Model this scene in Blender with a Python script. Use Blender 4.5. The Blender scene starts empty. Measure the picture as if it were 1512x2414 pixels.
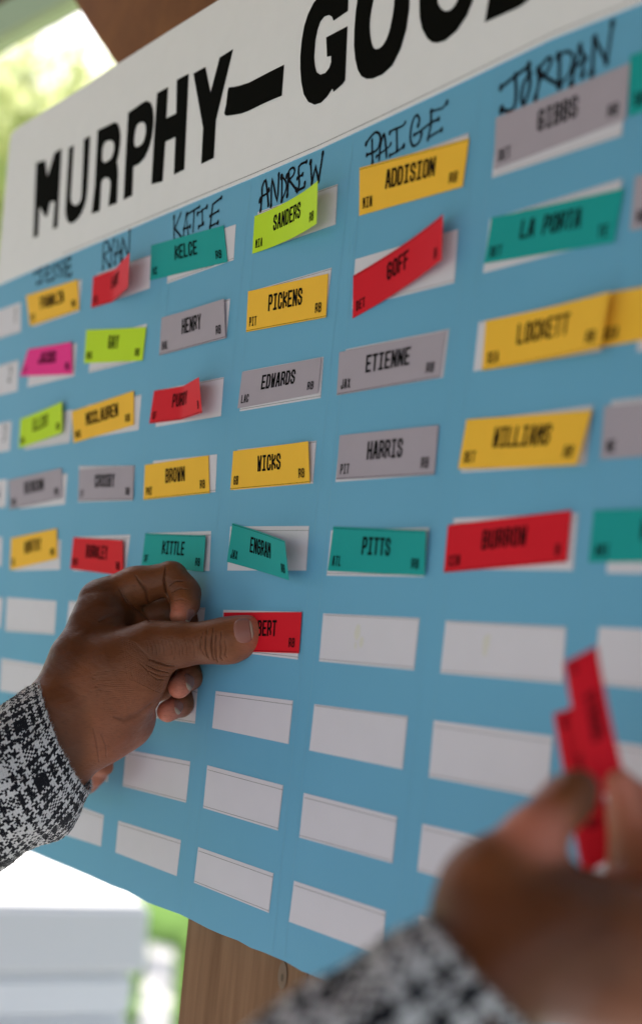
import bpy, bmesh, math, random
import numpy as np
from mathutils import Vector, Matrix
from mathutils.geometry import tessellate_polygon
random.seed(7); rng = np.random.default_rng(7)
scene = bpy.context.scene

# ------------------------------------------------------------------ camera
# solved from the printed grid of the board. Board frame in mm: X right, Y down, Z into the board
PW, PH = 1512.0, 2414.0
F, CX, CY = 3000.0, -32.1, 390.5
R = np.array([[0.6107898, -0.09675433, 0.78585903],
              [0.07235064, 0.99517372, 0.06629222],
              [-0.78848031, 0.01636679, 0.61484219]])
T = np.array([-53.726, -42.448, 794.642])
EYE = -R.T @ T
def w3(b):                                   # board mm -> world metres
    b = np.asarray(b, float)
    return np.stack([b[..., 0], b[..., 2], -b[..., 1]], -1) * 0.001
def ray(x, y):
    d = np.stack([(np.asarray(x, float) - PW/2 - CX)/F, (np.asarray(y, float) - PH/2 - CY)/F, np.ones(np.shape(x))], -1)
    return d @ R
def onboard(x, y, h=0.0):                    # point at height h (mm, towards viewer) over the board
    d = ray(x, y)
    t = (-h - EYE[2])/d[..., 2]
    return EYE + d*np.expand_dims(t, -1) if np.ndim(t) else EYE + d*t
def atdepth(x, y, depth):                    # point at depth (mm) along the optical axis
    return EYE + ray(x, y)*depth
cam = bpy.data.cameras.new('camera'); camo = bpy.data.objects.new('camera', cam)
scene.collection.objects.link(camo); scene.camera = camo
cam.sensor_fit = 'VERTICAL'; cam.sensor_height = 36; cam.sensor_width = 22.55
cam.lens = F/PH*36
cam.shift_x = -CX/PH; cam.shift_y = CY/PH
cam.clip_start = 0.02; cam.clip_end = 500
def bw(v): return Vector((v[0], v[2], -v[1]))
rx, ry, rz = bw(R[0]), bw(-R[1]), bw(-R[2])
camo.matrix_world = Matrix(((rx.x, ry.x, rz.x, EYE[0]*.001), (rx.y, ry.y, rz.y, EYE[2]*.001),
                            (rx.z, ry.z, rz.z, -EYE[1]*.001), (0, 0, 0, 1)))
cam.dof.use_dof = True; cam.dof.focus_distance = 0.772; cam.dof.aperture_fstop = 3.1

# ------------------------------------------------------------------ light
world = bpy.data.worlds.new('World'); scene.world = world; world.use_nodes = True
nt = world.node_tree; nt.nodes.clear()
sky = nt.nodes.new('ShaderNodeTexSky'); sky.sky_type = 'NISHITA'; sky.sun_disc = False
SUN_EL, SUN_AZ = math.radians(50), math.radians(-62)      # azimuth from +Y (behind the board) towards +X
sky.sun_elevation = SUN_EL; sky.sun_rotation = SUN_AZ
sky.air_density = 1.0; sky.dust_density = 4.0; sky.ozone_density = 1.0
bg = nt.nodes.new('ShaderNodeBackground'); bg.inputs['Strength'].default_value = 0.15
wo = nt.nodes.new('ShaderNodeOutputWorld')
nt.links.new(sky.outputs[0], bg.inputs[0]); nt.links.new(bg.outputs[0], wo.inputs[0])
sun = bpy.data.lights.new('sun', 'SUN'); sun.energy = 5.0; sun.angle = math.radians(0.5); sun.color = (1.0, .94, .84)
suno = bpy.data.objects.new('sun', sun); scene.collection.objects.link(suno)
sd = Vector((math.sin(SUN_AZ)*math.cos(SUN_EL), math.cos(SUN_AZ)*math.cos(SUN_EL), math.sin(SUN_EL)))
suno.rotation_euler = sd.to_track_quat('Z', 'Y').to_euler()
scene.view_settings.view_transform = 'Standard'; scene.view_settings.look = 'None'
scene.view_settings.exposure = 0.84; scene.view_settings.gamma = 1.0

# ------------------------------------------------------------------ helpers
def link(name, me, mat=None, parent=None, label=None, cat=None, group=None, kind=None):
    o = bpy.data.objects.new(name, me); scene.collection.objects.link(o)
    if mat is not None and me is not None: me.materials.append(mat)
    if parent is not None: o.parent = parent
    if label: o['label'] = label
    if cat: o['category'] = cat
    if group: o['group'] = group
    if kind: o['kind'] = kind
    return o
def mesh(name, v, f, smooth=False):
    me = bpy.data.meshes.new(name)
    me.from_pydata([tuple(map(float, p)) for p in v], [], [tuple(map(int, q)) for q in f]); me.update()
    if smooth: me.polygons.foreach_set('use_smooth', [True]*len(me.polygons))
    return me
def mat(name, col, rough=.6, spec=.4, build=None):
    m = bpy.data.materials.new(name); m.use_nodes = True
    b = m.node_tree.nodes['Principled BSDF']
    b.inputs['Base Color'].default_value = (*col, 1); b.inputs['Roughness'].default_value = rough
    b.inputs['Specular IOR Level'].default_value = spec
    if build: build(m.node_tree, b)
    return m
def N(t, kind, **k):
    n = t.nodes.new(kind)
    for a, b in k.items():
        if a in n.inputs: n.inputs[a].default_value = b
        else: setattr(n, a, b)
    return n
def mixcol(t, fac, a, b):
    n = t.nodes.new('ShaderNodeMix'); n.data_type = 'RGBA'
    for i, s in ((0, fac), (6, a), (7, b)):
        if hasattr(s, 'links'): t.links.new(s, n.inputs[i])
        elif i == 0: n.inputs[0].default_value = s
        else: n.inputs[i].default_value = (*s, 1)
    return n.outputs[2]
def noise(t, scale, detail=3, rough=.5, vec=None):
    n = N(t, 'ShaderNodeTexNoise'); n.inputs['Scale'].default_value = scale
    n.inputs['Detail'].default_value = detail; n.inputs['Roughness'].default_value = rough
    if vec is None:
        tc = t.nodes.new('ShaderNodeTexCoord'); vec = tc.outputs['Object']
    t.links.new(vec, n.inputs['Vector']); return n.outputs['Fac']
def ramp(t, fac, stops):
    n = t.nodes.new('ShaderNodeValToRGB'); e = n.color_ramp.elements
    while len(e) < len(stops): e.new(.5)
    for i, (p, c) in enumerate(stops):
        e[i].position = p; e[i].color = (*c, 1) if hasattr(c, '__len__') else (c, c, c, 1)
    t.links.new(fac, n.inputs[0]); return n.outputs[0]
def bump(t, b, h, strength=.3, dist=.001, normal=None):
    n = t.nodes.new('ShaderNodeBump'); n.inputs['Strength'].default_value = strength; n.inputs['Distance'].default_value = dist
    t.links.new(h, n.inputs['Height'])
    if normal is not None: t.links.new(normal, n.inputs['Normal'])
    t.links.new(n.outputs[0], b.inputs['Normal']); return n.outputs[0]
def math_(t, op, a, b=None, c=None):
    n = t.nodes.new('ShaderNodeMath'); n.operation = op
    for i, s in enumerate((a, b, c)):
        if s is None: continue
        if hasattr(s, 'links'): t.links.new(s, n.inputs[i])
        else: n.inputs[i].default_value = s
    return n.outputs[0]

# ------------------------------------------------------------------ materials
def paper(col, var=.06, rough=.55):
    def b(t, p):
        f = noise(t, 60, 4); c = mixcol(t, f, tuple(x*(1-var) for x in col), tuple(min(1, x*(1+var)) for x in col))
        t.links.new(c, p.inputs['Base Color'])
        bump(t, p, noise(t, 900, 3), .12, .0003)
    return b
def pm(name, col, rough=.55, spec=.35, var=.06): return mat(name, col, rough, spec, paper(col, var, rough))
def board_nodes(t, p):
    f = noise(t, 7, 5); f2 = noise(t, 400, 2)
    c = mixcol(t, f, (.125, .375, .56), (.155, .425, .625)); t.links.new(c, p.inputs['Base Color'])
    tc = t.nodes.new('ShaderNodeTexCoord'); mp = t.nodes.new('ShaderNodeMapping'); mp.inputs['Scale'].default_value = (60, 1, 3)
    t.links.new(tc.outputs['Object'], mp.inputs[0])
    st = noise(t, 6, 3, .5, mp.outputs[0])
    t.links.new(ramp(t, f, [(.3, .42), (.7, .55)]), p.inputs['Roughness'])
    h = math_(t, 'ADD', math_(t, 'MULTIPLY', st, .6), math_(t, 'MULTIPLY', f2, .15))
    n1 = bump(t, p, noise(t, 9, 2), .35, .004)
    bump(t, p, h, .25, .0006, n1)
M_board = mat('sky_blue_board', (.15, .43, .68), .42, .28, board_nodes)
M_edge = mat('foam_edge', (.55, .75, .85), .8)
M_head = pm('header_white', (.82, .795, .81), .65, .2, .03)
M_slot = pm('slot_white', (.70, .66, .71), .5, .25, .03)
M_line = mat('ink_line', (.13, .12, .12), .6)
M_ink = mat('black_print', (.006, .006, .006), .9, .04)
M_vinyl = mat('black_vinyl', (.005, .005, .004), .9, .03)
M_marker = mat('marker_ink', (.008, .008, .011), .8, .06)
M_glue = mat('glue_residue', (.68, .64, .58), .35)
COL = {'Y': ('amber', (.97, .53, .045)), 'R': ('red', (.70, .008, .022)), 'T': ('teal', (.010, .34, .32)),
       'L': ('lime', (.54, .76, .02)), 'G': ('pale grey', (.42, .36, .41)), 'P': ('pink', (.88, .03, .27))}
M_st = {k: pm('sticker_'+v[0].replace(' ', '_'), v[1], .6, .14, .04) for k, v in COL.items()}
def wood_nodes(c1, c2, sc=(40, 40, 2)):
    def b(t, p):
        tc = t.nodes.new('ShaderNodeTexCoord'); mp = t.nodes.new('ShaderNodeMapping'); mp.inputs['Scale'].default_value = sc
        t.links.new(tc.outputs['Object'], mp.inputs[0])
        g = noise(t, 3, 8, .6, mp.outputs[0]); g2 = noise(t, 12, 4)
        c = mixcol(t, ramp(t, g, [(.3, 0.), (.7, 1.)]), c1, c2)
        c = mixcol(t, math_(t, 'MULTIPLY', g2, .25), c, tuple(x*.6 for x in c1)); t.links.new(c, p.inputs['Base Color'])
        bump(t, p, g, .4, .0008)
    return b
M_wood = mat('weathered_timber', (.3, .2, .13), .75, .25, wood_nodes((.19, .088, .042), (.31, .165, .088)))
M_beam = mat('stained_timber', (.2, .1, .04), .7, .25, wood_nodes((.17, .055, .012), (.27, .10, .022), (8, 8, 8)))
M_knot = mat('timber_knot', (.20, .12, .075), .7)
M_gutter = mat('sage_painted_trim', (.40, .46, .27), .6)
M_cab = mat('white_painted_boards', (.74, .76, .80), .5, .4, paper((.74, .76, .80), .04))
M_leaf = mat('leaf', (.22, .30, .045), .5)
def leaf_nodes(t, p):
    oi = t.nodes.new('ShaderNodeTexCoord')
    f = noise(t, 1.3, 2, .5, oi.outputs['Object'])
    t.links.new(ramp(t, f, [(.35, (.26, .34, .12)), (.5, (.46, .52, .20)), (.68, (.68, .66, .28))]), p.inputs['Base Color'])
    out = t.nodes['Material Output']; tr = t.nodes.new('ShaderNodeBsdfTranslucent'); tr.inputs[0].default_value = (.85, .88, .5, 1)
    mx = t.nodes.new('ShaderNodeMixShader'); mx.inputs[0].default_value = .5
    t.links.new(p.outputs[0], mx.inputs[1]); t.links.new(tr.outputs[0], mx.inputs[2]); t.links.new(mx.outputs[0], out.inputs[0])
leaf_nodes(M_leaf.node_tree, M_leaf.node_tree.nodes['Principled BSDF'])
M_bark = mat('bark', (.12, .08, .05), .9)
def grass_nodes(t, p):
    t.links.new(ramp(t, noise(t, .8, 6), [(.3, (.07, .17, .02)), (.7, (.14, .26, .035))]), p.inputs['Base Color'])
M_grass = mat('lawn', (.1, .2, .03), .9, .2, grass_nodes)
def conc_nodes(t, p):
    t.links.new(ramp(t, noise(t, 3, 7), [(.3, (.37, .37, .38)), (.7, (.46, .46, .475))]), p.inputs['Base Color'])
    bump(t, p, noise(t, 80, 5), .3, .002)
M_conc = mat('concrete', (.4, .38, .35), .85, .3, conc_nodes)

def skin_nodes(t, p):
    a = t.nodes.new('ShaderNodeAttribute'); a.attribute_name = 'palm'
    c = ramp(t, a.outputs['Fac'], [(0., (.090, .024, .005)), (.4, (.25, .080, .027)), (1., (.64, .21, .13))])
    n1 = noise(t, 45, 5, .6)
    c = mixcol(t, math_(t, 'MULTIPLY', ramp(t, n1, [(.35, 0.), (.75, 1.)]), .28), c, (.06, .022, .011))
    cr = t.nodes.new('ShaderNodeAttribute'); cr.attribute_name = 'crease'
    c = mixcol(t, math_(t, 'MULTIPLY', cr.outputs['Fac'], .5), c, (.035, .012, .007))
    # fine parallel skin lines, stretched by a warped coordinate
    tc = t.nodes.new('ShaderNodeTexCoord')
    mp = t.nodes.new('ShaderNodeMapping'); mp.inputs['Rotation'].default_value = (0, math.radians(25), 0)
    mp.inputs['Scale'].default_value = (420, 420, 1500)
    t.links.new(tc.outputs['Object'], mp.inputs[0])
    ln = noise(t, 1.0, 3, .55, mp.outputs[0])
    mp2 = t.nodes.new('ShaderNodeMapping'); mp2.inputs['Rotation'].default_value = (0, math.radians(-40), 0)
    mp2.inputs['Scale'].default_value = (300, 300, 1100); t.links.new(tc.outputs['Object'], mp2.inputs[0])
    ln2 = noise(t, 1.0, 3, .5, mp2.outputs[0])
    l = math_(t, 'ADD', ln, math_(t, 'MULTIPLY', ln2, .7))
    c = mixcol(t, math_(t, 'MULTIPLY', ramp(t, l, [(.62, 1.), (.85, 0.)]), .22), c, (.05, .018, .010))
    t.links.new(c, p.inputs['Base Color'])
    h = math_(t, 'SUBTRACT', math_(t, 'MULTIPLY', l, .8), math_(t, 'MULTIPLY', cr.outputs['Fac'], 2.5))
    bump(t, p, h, .55, .0004)
    p.inputs['Subsurface Weight'].default_value = .10; p.inputs['Subsurface Radius'].default_value = (1, .35, .2)
    p.inputs['Subsurface Scale'].default_value = .003
    t.links.new(ramp(t, noise(t, 300, 3), [(.3, .36), (.7, .52)]), p.inputs['Roughness'])
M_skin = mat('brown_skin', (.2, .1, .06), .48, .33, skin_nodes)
M_nail = mat('nail', (.30, .145, .10), .36, .35, paper((.33, .135, .10), .08))
M_nailtip = mat('nail_free_edge', (.46, .33, .24), .45)

def tweed_nodes(t, p):
    # a real houndstooth / glen check: black and white warp and weft yarns crossing in a 2/2 twill
    uv = t.nodes.new('ShaderNodeUVMap'); uv.uv_map = 'UVMap'
    sep = t.nodes.new('ShaderNodeSeparateXYZ')
    nn = N(t, 'ShaderNodeTexNoise'); nn.inputs['Scale'].default_value = .55; nn.inputs['Detail'].default_value = 3
    t.links.new(uv.outputs[0], nn.inputs['Vector'])
    vm = t.nodes.new('ShaderNodeVectorMath'); vm.operation = 'MULTIPLY_ADD'
    t.links.new(nn.outputs['Color'], vm.inputs[0]); vm.inputs[1].default_value = (1.0, 1.0, 0); t.links.new(uv.outputs[0], vm.inputs[2])
    t.links.new(vm.outputs[0], sep.inputs[0])
    u, v = sep.outputs[0], sep.outputs[1]
    iu, iv = math_(t, 'FLOOR', u), math_(t, 'FLOOR', v)
    def colour(i):          # two light / two dark yarns, broken by a dark stripe and a light stripe in each repeat
        two = math_(t, 'LESS_THAN', math_(t, 'MODULO', math_(t, 'ADD', i, 4000.2), 4.0), 2.0)
        m = math_(t, 'MODULO', math_(t, 'ADD', i, 2800.2), 28.0)
        blk = math_(t, 'MULTIPLY', math_(t, 'GREATER_THAN', m, 12.0), math_(t, 'LESS_THAN', m, 15.5))
        wht = math_(t, 'GREATER_THAN', m, 24.5)
        return math_(t, 'MAXIMUM', math_(t, 'MULTIPLY', two, math_(t, 'SUBTRACT', 1.0, blk)), wht)
    warp, weft = colour(iu), colour(iv)
    over = math_(t, 'LESS_THAN', math_(t, 'MODULO', math_(t, 'ADD', math_(t, 'ADD', iu, iv), 8000.2), 2.0), 1.0)
    w = math_(t, 'ADD', math_(t, 'MULTIPLY', over, warp), math_(t, 'MULTIPLY', math_(t, 'SUBTRACT', 1.0, over), weft))
    irr = N(t, 'ShaderNodeTexNoise'); irr.inputs['Scale'].default_value = .42; irr.inputs['Detail'].default_value = 2
    t.links.new(uv.outputs[0], irr.inputs['Vector'])
    w = math_(t, 'MULTIPLY', w, math_(t, 'LESS_THAN', irr.outputs['Fac'], .58)); w = math_(t, 'MAXIMUM', w, math_(t, 'LESS_THAN', irr.outputs['Fac'], .33))
    fu, fv = math_(t, 'FRACT', u), math_(t, 'FRACT', v)
    pu, pv = math_(t, 'PINGPONG', fu, .5), math_(t, 'PINGPONG', fv, .5)
    yarn = math_(t, 'ADD', math_(t, 'MULTIPLY', over, pu), math_(t, 'MULTIPLY', math_(t, 'SUBTRACT', 1.0, over), pv))
    fz = noise(t, 2500, 3)
    light = mixcol(t, fz, (.56, .55, .54), (.88, .86, .84))
    c = mixcol(t, w, (.010, .010, .014), light)
    c = mixcol(t, math_(t, 'MULTIPLY', ramp(t, yarn, [(.0, 1.), (.2, 0.)]), .3), c, (.02, .02, .022))
    t.links.new(c, p.inputs['Base Color'])
    bump(t, p, math_(t, 'ADD', yarn, math_(t, 'MULTIPLY', fz, .3)), .6, .0012)
    p.inputs['Sheen Weight'].default_value = .15
M_tweed = mat('houndstooth_tweed', (.3, .3, .3), .95, .1, tweed_nodes)
M_lining = mat('dark_lining', (.02, .02, .025), .8)
M_fuzz = mat('wool_fibre', (.42, .41, .40), .9)

# ------------------------------------------------------------------ ground, air
def sheet(name, x0, x1, y0, y1, z, m, kind='structure', nx=1, ny=1, parent=None):
    v = [(x0, y0, z), (x1, y0, z), (x1, y1, z), (x0, y1, z)]
    return link(name, mesh(name, v, [(0, 1, 2, 3)]), m, parent, kind=kind)
GZ = -1.3
sheet('lawn', -80, 80, -80, 80, GZ-.004, M_grass)
sheet('patio', -3.2, 14, -16, 1.6, GZ, M_conc)

def box_verts(cx, cy, cz, sx, sy, sz):
    return [(cx+a*sx/2, cy+b*sy/2, cz+c*sz/2) for a in (-1, 1) for b in (-1, 1) for c in (-1, 1)]
BF = [(0, 1, 3, 2), (4, 6, 7, 5), (0, 4, 5, 1), (2, 3, 7, 6), (0, 2, 6, 4), (1, 5, 7, 3)]
def box(name, c, s, m, parent=None, bevel=0.0, rot=None, **k):
    v = box_verts(0, 0, 0, *s)
    me = mesh(name, v, BF); bm = bmesh.new(); bm.from_mesh(me)
    if bevel: bmesh.ops.bevel(bm, geom=bm.edges[:], offset=bevel, segments=2, affect='EDGES')
    bm.to_mesh(me); bm.free()
    o = link(name, me, m, parent, **k); o.location = c
    if rot: o.rotation_euler = rot
    return o
def prism(name, pts, y0, y1, m, parent=None, hole=None, **k):      # polygon in XZ (m) extruded in Y
    n = len(pts); tri = tessellate_polygon([[Vector((p[0], p[1], 0)) for p in pts]])
    v = [(p[0], y0, p[1]) for p in pts] + [(p[0], y1, p[1]) for p in pts]
    f = [tuple(t) for t in tri] + [tuple(i+n for i in reversed(t)) for t in tri] + [(i, (i+1) % n, (i+1) % n+n, i+n) for i in range(n)]
    me = mesh(name, v, f); bm = bmesh.new(); bm.from_mesh(me); bmesh.ops.recalc_face_normals(bm, faces=bm.faces); bm.to_mesh(me); bm.free()
    return link(name, me, m, parent, **k)

# ------------------------------------------------------------------ the board
def xz(px, h=0.0):
    p = onboard(*px, h=h); return (p[0]*.001, -p[1]*.001)
def flat(name, px, off, m, parent, holes=()):       # flat print traced on the board plane, off = mm proud
    loops = [[Vector((*xz(q), 0)) for q in L] for L in (px, *holes)]
    tri = tessellate_polygon(loops); v = [p for L in loops for p in L]
    me = mesh(name, [(p.x, -off*.001, p.y) for p in v], tri)
    bm = bmesh.new(); bm.from_mesh(me); bm.normal_update()
    for f in bm.faces:
        if f.normal.y > 0: f.normal_flip()
    bm.to_mesh(me); bm.free()
    return link(name, me, m, parent)
board = link('draft_board', None, label='sky blue draft board with white header and rows of white slots', cat='board')
A, SW, SH = 100.336, 80.0, 25.4
def grid(c, r, u=0, v=0): return np.array([(c-4)*A+u*SW, (r-6)*49.697+v*SH, 0.])
XR = 640.0
# bottom edge slightly wavy, traced; header boundary; top edge
bot = [xz(p) for p in [(75,2008),(120,2027),(165,2045),(215,2066),(264,2088),(300,2101),(349,2128),(390,2143),(424,2155),(454,2170),(490,2189),(521,2202.6),(560,2217),(590,2234),(623.6,2246),(673.5,2267.5),(710,2289),(754,2306),(790.7,2323)]]
zb = np.polyfit([p[0] for p in bot], [p[1] for p in bot], 1)
hb = [xz(p) for p in [(0,666),(150,606),(300,543),(450,480),(603.7,416.6),(754,352),(900,284),(1065,205.5),(1300,92),(1512,8)]]
zh = np.polyfit([p[0] for p in hb], [p[1] for p in hb], 1)
ht = [xz(p) for p in [(30,314),(45,301),(120,255),(200,205),(274,155),(329,120),(420,62),(519,0)]]
zt = np.polyfit([p[0] for p in ht[1:]], [p[1] for p in ht[1:]], 1)
XL = ht[0][0] - .003
L = lambda c, x: c[0]*x+c[1]
pts = [(XL, L(zh, XL))] + hb + [(XR*.001, L(zh, XR*.001)), (XR*.001, L(zb, XR*.001))] + bot[::-1] + [(XL, L(zb, XL))]
hb = [p for p in hb if p[0] > XL+.01]
pts = [(XL, L(zh, XL))] + hb + [(XR*.001, L(zh, XR*.001)), (XR*.001, L(zb, XR*.001))] + bot[::-1] + [(XL, L(zb, XL))]
prism('board_panel', pts, 0, .006, M_board, board)
pts = [(XL, L(zh, XL)-.0)] + hb + [(XR*.001, L(zh, XR*.001)), (XR*.001, L(zt, XR*.001))] + ht[::-1] + [(XL, ht[0][1]-.006)]
prism('header_panel', pts, -.0008, .0068, M_head, board)
# thin ruled line along the bottom of the header
def strip(name, pts3, half, m, parent):          # ribbon following pts3 (board mm) with half width
    P = np.array(pts3, float); v = []; f = []
    for i, p in enumerate(P):
        d = P[min(i+1, len(P)-1)] - P[max(i-1, 0)]; d /= np.linalg.norm(d)+1e-9
        n = np.cross(d, [0, 0, 1.]); v += [w3(p+n*half), w3(p-n*half)]
    for i in range(len(P)-1): f.append((2*i, 2*i+1, 2*i+3, 2*i+2))
    return link(name, mesh(name, v, f), m, parent)
strip('ruled_line', [(p[0]*1000, -p[1]*1000-2.2, -1.0) for p in hb], .18, M_line, board)

# slots: full or part corners read on the photo (others from the grid)
S = {}
def s(c, r, TL=None, TR=None, BR=None, BL=None): S[(c, r)] = (TL, TR, BR, BL)
s(4,7,(508.9,1628.9),(691,1651.8),(680.5,1754.1),(500.4,1716.2)); s(4,8,(488.9,1804),(668,1851.4),(655.5,1958.1),(478.9,1904.7))
s(3,8,(297.3,1766.6),(449,1795),(439,1892.3),(289.4,1853.4)); s(3,9,(279.4,1934.7),(427,1980.6),(417,2065.4),(272.4,2009.5))
s(4,9,(467.5,1996.6),(645,2058.9),(634,2152.2),(457.5,2080.9)); s(4,6,(526.8,1437.6),(711,1442.6),(702.5,1554.9))
s(5,6,(761.8,1446),(988.9,1457),(975.8,1580),(752,1559)); s(5,7,(741,1660),(961.3,1688.7),(948.8,1814),(729,1769))
s(6,6,(1050,1463),(1334,1478),(1326,1612),(1037,1587)); s(6,7,(1022,1698),(1303,1736),(1289,1884),(1010,1832))
s(5,8,(716,1869),(936,1925.5),(925,2035.3),(705.3,1974.3)); s(5,9,(693,2076.2),(909.2,2148.3),(900,2253),(680.9,2172.7))
s(6,8,(995.2,1942),None,None,(983,2053.6)); s(5,4,None,(1035,1003),None,(790.4,1136.2)); s(5,3,None,(1059,775.4),(1044,889.6),(793,932))
s(4,3,None,(763,841),(756,938),(565,970)); s(4,2,None,(782,631),None,(580,783)); s(4,1,None,(796,434),(791,529))
s(4,4,None,(746,1039),(738,1140)); s(4,5,(543,1241),(729,1240),(722,1345),(536,1345)); s(3,5,None,(498,1252),(494,1346))
s(3,1,None,(556,529),(551,613)); s(3,3,None,(528,889),(521,981)); s(3,4,None,(512,1071),(508,1160))
s(1,6,(17,1408),(134,1417),(129,1496),(13,1488)); s(6,5,None,(1362,1210),(1350,1345)); s(6,4,None,(1397,955),(1380,1095))
s(2,2,None,(346.7,763),None,(209.5,879)); s(1,2,None,None,(177,886.5),(64.9,913)); s(2,3,None,(334,930),(327,1013.7))
s(1,3,None,None,(164.6,1043.7)); s(2,4,(187,1098.5),(319,1097.5),(314,1180),(184.6,1184)); s(1,4,None,(159.6,1116),(153.7,1189))
s(2,5,None,(308,1260.7),(297,1348)); s(1,5,None,(144.7,1273),(142,1343)); s(2,6,(163.6,1417)); s(1,7,(4,1552),None,None,(0,1628))
s(3,7,None,(466.5,1623.7),(460,1706)); s(3,6,None,(484,1433)); s(2,9,None,(245.5,1921.7),(238.5,1995.6)); s(2,1,None,(356.7,601),(353.2,679.5))
s(1,1,None,(193.8,657.9),(187.5,734)); s(5,1,None,(1105,313),None,(847,509.5)); s(5,2,(837,611.5),(1080,540.3),(1071,666.6),(829.5,726.7))
s(6,2,None,(1466,421),None,(1137.7,644)); s(6,3,(1127.7,759.3),None,None,(1115,875.6)); s(7,5,None,None,None,(1428,1351)); s(7,6,(1411,1478))
s(7,4,(1440,945)); s(0,1,None,(50,712),(50,782)); s(0,2,None,(45,848),(42,922)); s(0,3,None,(28,992),(24,1062)); s(0,4,None,(18,1130),(14,1196)); s(0,5,None,(6,1266),(4,1335))
s(3,2,None,(543,704),(534,797))
UVC = [(0, 0), (1, 0), (1, 1), (0, 1)]
for c in range(-1, 9):
    for r in range(1, 10):
        g = np.array([grid(c, r, *k) for k in UVC]); ob = S.get((c, r), (None,)*4)
        ob = ob + (None,)*(4-len(ob))
        obs = [onboard(*q) if q else None for q in ob]
        res = [o-g[i] for i, o in enumerate(obs) if o is not None]
        mean = np.mean(res, 0) if res else np.zeros(3)
        q = np.array([o if o is not None else g[i]+mean for i, o in enumerate(obs)])
        if c > 3 and not res: q = q + np.array([2, 2 if r < 6 else -2, 0])
        q[:, 2] = -.15
        if c == -1: q[:, 0] -= 0
        name = 'slot'
        o = link(name, mesh(name, w3(q), [(0, 3, 2, 1)]), M_slot, board)
        # the printed hairline inside the slot
        top = r in (5, 7, 8, 9) and not (c == 5 and r == 7)
        e = q.copy(); e[:, 2] = -.22
        def hl(a, b, t0, t1, hw=.14):
            A_, B_ = e[a]*(1-t0)+e[(a+3) % 4 if a < 2 else (a+1) % 4]*0+0, None
        v0, v1, v2, v3 = e
        kk = .10 if top else .03
        if (c+r) % 3 != 1 or top:
            strip('print_line', [v0*(1-kk)+v3*kk+[1, 0, 0], v1*(1-kk)+v2*kk], .13, M_line, board)
        if r in (6, 8) or (c+r) % 3 == 1:
            strip('print_line', [v3*(1-.05)+v0*.05, v2*(1-.05)+v1*.05], .13, M_line, board)
        if c >= 4: strip('print_line', [v1+[-.3, .3, 0], v2+[-.3, -.3, 0]], .09, M_line, board)
# seams of the clear film that covers the columns, full height
M_film = mat('film_seam', (.17, .42, .58), .35, .3)
for c in range(0, 9):
    for dx in (-2.0, 87.0):
        x = (c-4)*A+dx; z0 = L(zb, x*.001)*-1000-2; z1 = L(zh, x*.001)*-1000+.5
        strip('film_seam', [(x+.6, z1, -.1), (x, 0, -.1), (x-.4, z0, -.1)], .16, M_film, board)
for P_ in ([(598,1815),(612,1826),(625,1840),(634,1855)], [(1160,1128),(1163,1150),(1156,1178)], [(1270,1120),(1276,1150),(1266,1185)], [(793,1118),(800,1128),(812,1134)], [(640,1330),(655,1345),(662,1366)]):
    strip('film_crease', [onboard(*q)+np.array([0, 0, -.12]) for q in P_], .22, M_film, board)
# dried glue smears left in two empty slots
for (gx, gy, gs) in ((842, 1490, 1.0), (852, 1512, .8), (1146, 1512, 1.0), (1142, 1538, .6), (838, 1522, .5)):
    c0 = onboard(gx, gy); P = [(c0 + np.array([math.cos(a)*2.6*gs*(.7+.5*rng.random()), math.sin(a)*4.2*gs*(.7+.5*rng.random()), 0])) for a in np.linspace(0, 2*math.pi, 11)[:-1]]
    v = [w3(c0+[0, 0, -.55])]+[w3(p+[0, 0, -.18]) for p in P]
    link('glue_smear', mesh('glue_smear', v, [(0, 1+(i+1) % 10, 1+i) for i in range(10)], True), M_glue, board)

# header lettering (outlines traced, in photo pixels)
def zz(ox, oy, sc, L_): return [((ox+x*sc)*.58925, (oy+y*sc)*.58925) for x, y in L_]
def zr(L_, n=2):                                # round a closed outline (Chaikin)
    for _ in range(n):
        o = []
        for i in range(len(L_)):
            a, b = L_[i], L_[(i+1) % len(L_)]
            o += [(a[0]*.75+b[0]*.25, a[1]*.75+b[1]*.25), (a[0]*.25+b[0]*.75, a[1]*.25+b[1]*.75)]
        L_ = o
    return L_
ZA = (100, 500, .3307); ZB = (450, 150, .46296); ZC = (1150, 0, .6614)
def letter(z, out, holes=(), rnd=0):
    o = zz(*z, out); hs = [zz(*z, h) for h in holes]
    if rnd: o = zr(o, rnd)
    flat('letter', o, 1.0 + .05*random.random(), M_vinyl, board, [zr(h, 2) for h in hs])
letter(ZA, [(150,460),(262,430),(285,625),(372,340),(457,288),(408,1240),(350,1264),(378,930),(322,935),(282,1115),(256,1110),(190,990),(172,1350),(116,1370)])
letter(ZA, [(545,283),(605,248),(566,880),(573,935),(592,965),(622,978),(655,965),(682,930),(697,870),(727,180),(803,133),(768,780),(757,890),(735,980),(700,1070),(655,1140),(600,1188),(558,1195),(525,1165),(506,1100),(503,1020)])
letter(ZA, [(893,70),(1040,0),(1095,-28),(1135,-12),(1160,50),(1170,130),(1166,240),(1150,350),(1125,450),(1137,520),(1140,600),(1125,950),(1022,990),(1048,740),(1045,680),(1025,645),(985,640),(950,668),(936,720),(918,1045),(820,1080),(858,740)],
       [[(955,225),(1040,185),(1085,205),(1095,280),(1078,370),(1035,435),(942,475)]])
letter(ZB, [(145,655),(265,570),(305,550),(340,568),(358,610),(366,680),(364,760),(350,870),(325,960),(290,1040),(240,1095),(190,1120),(180,1370),(105,1408),(125,1000)],
       [[(210,765),(258,733),(290,740),(300,800),(287,880),(260,935),(190,962)]])
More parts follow.
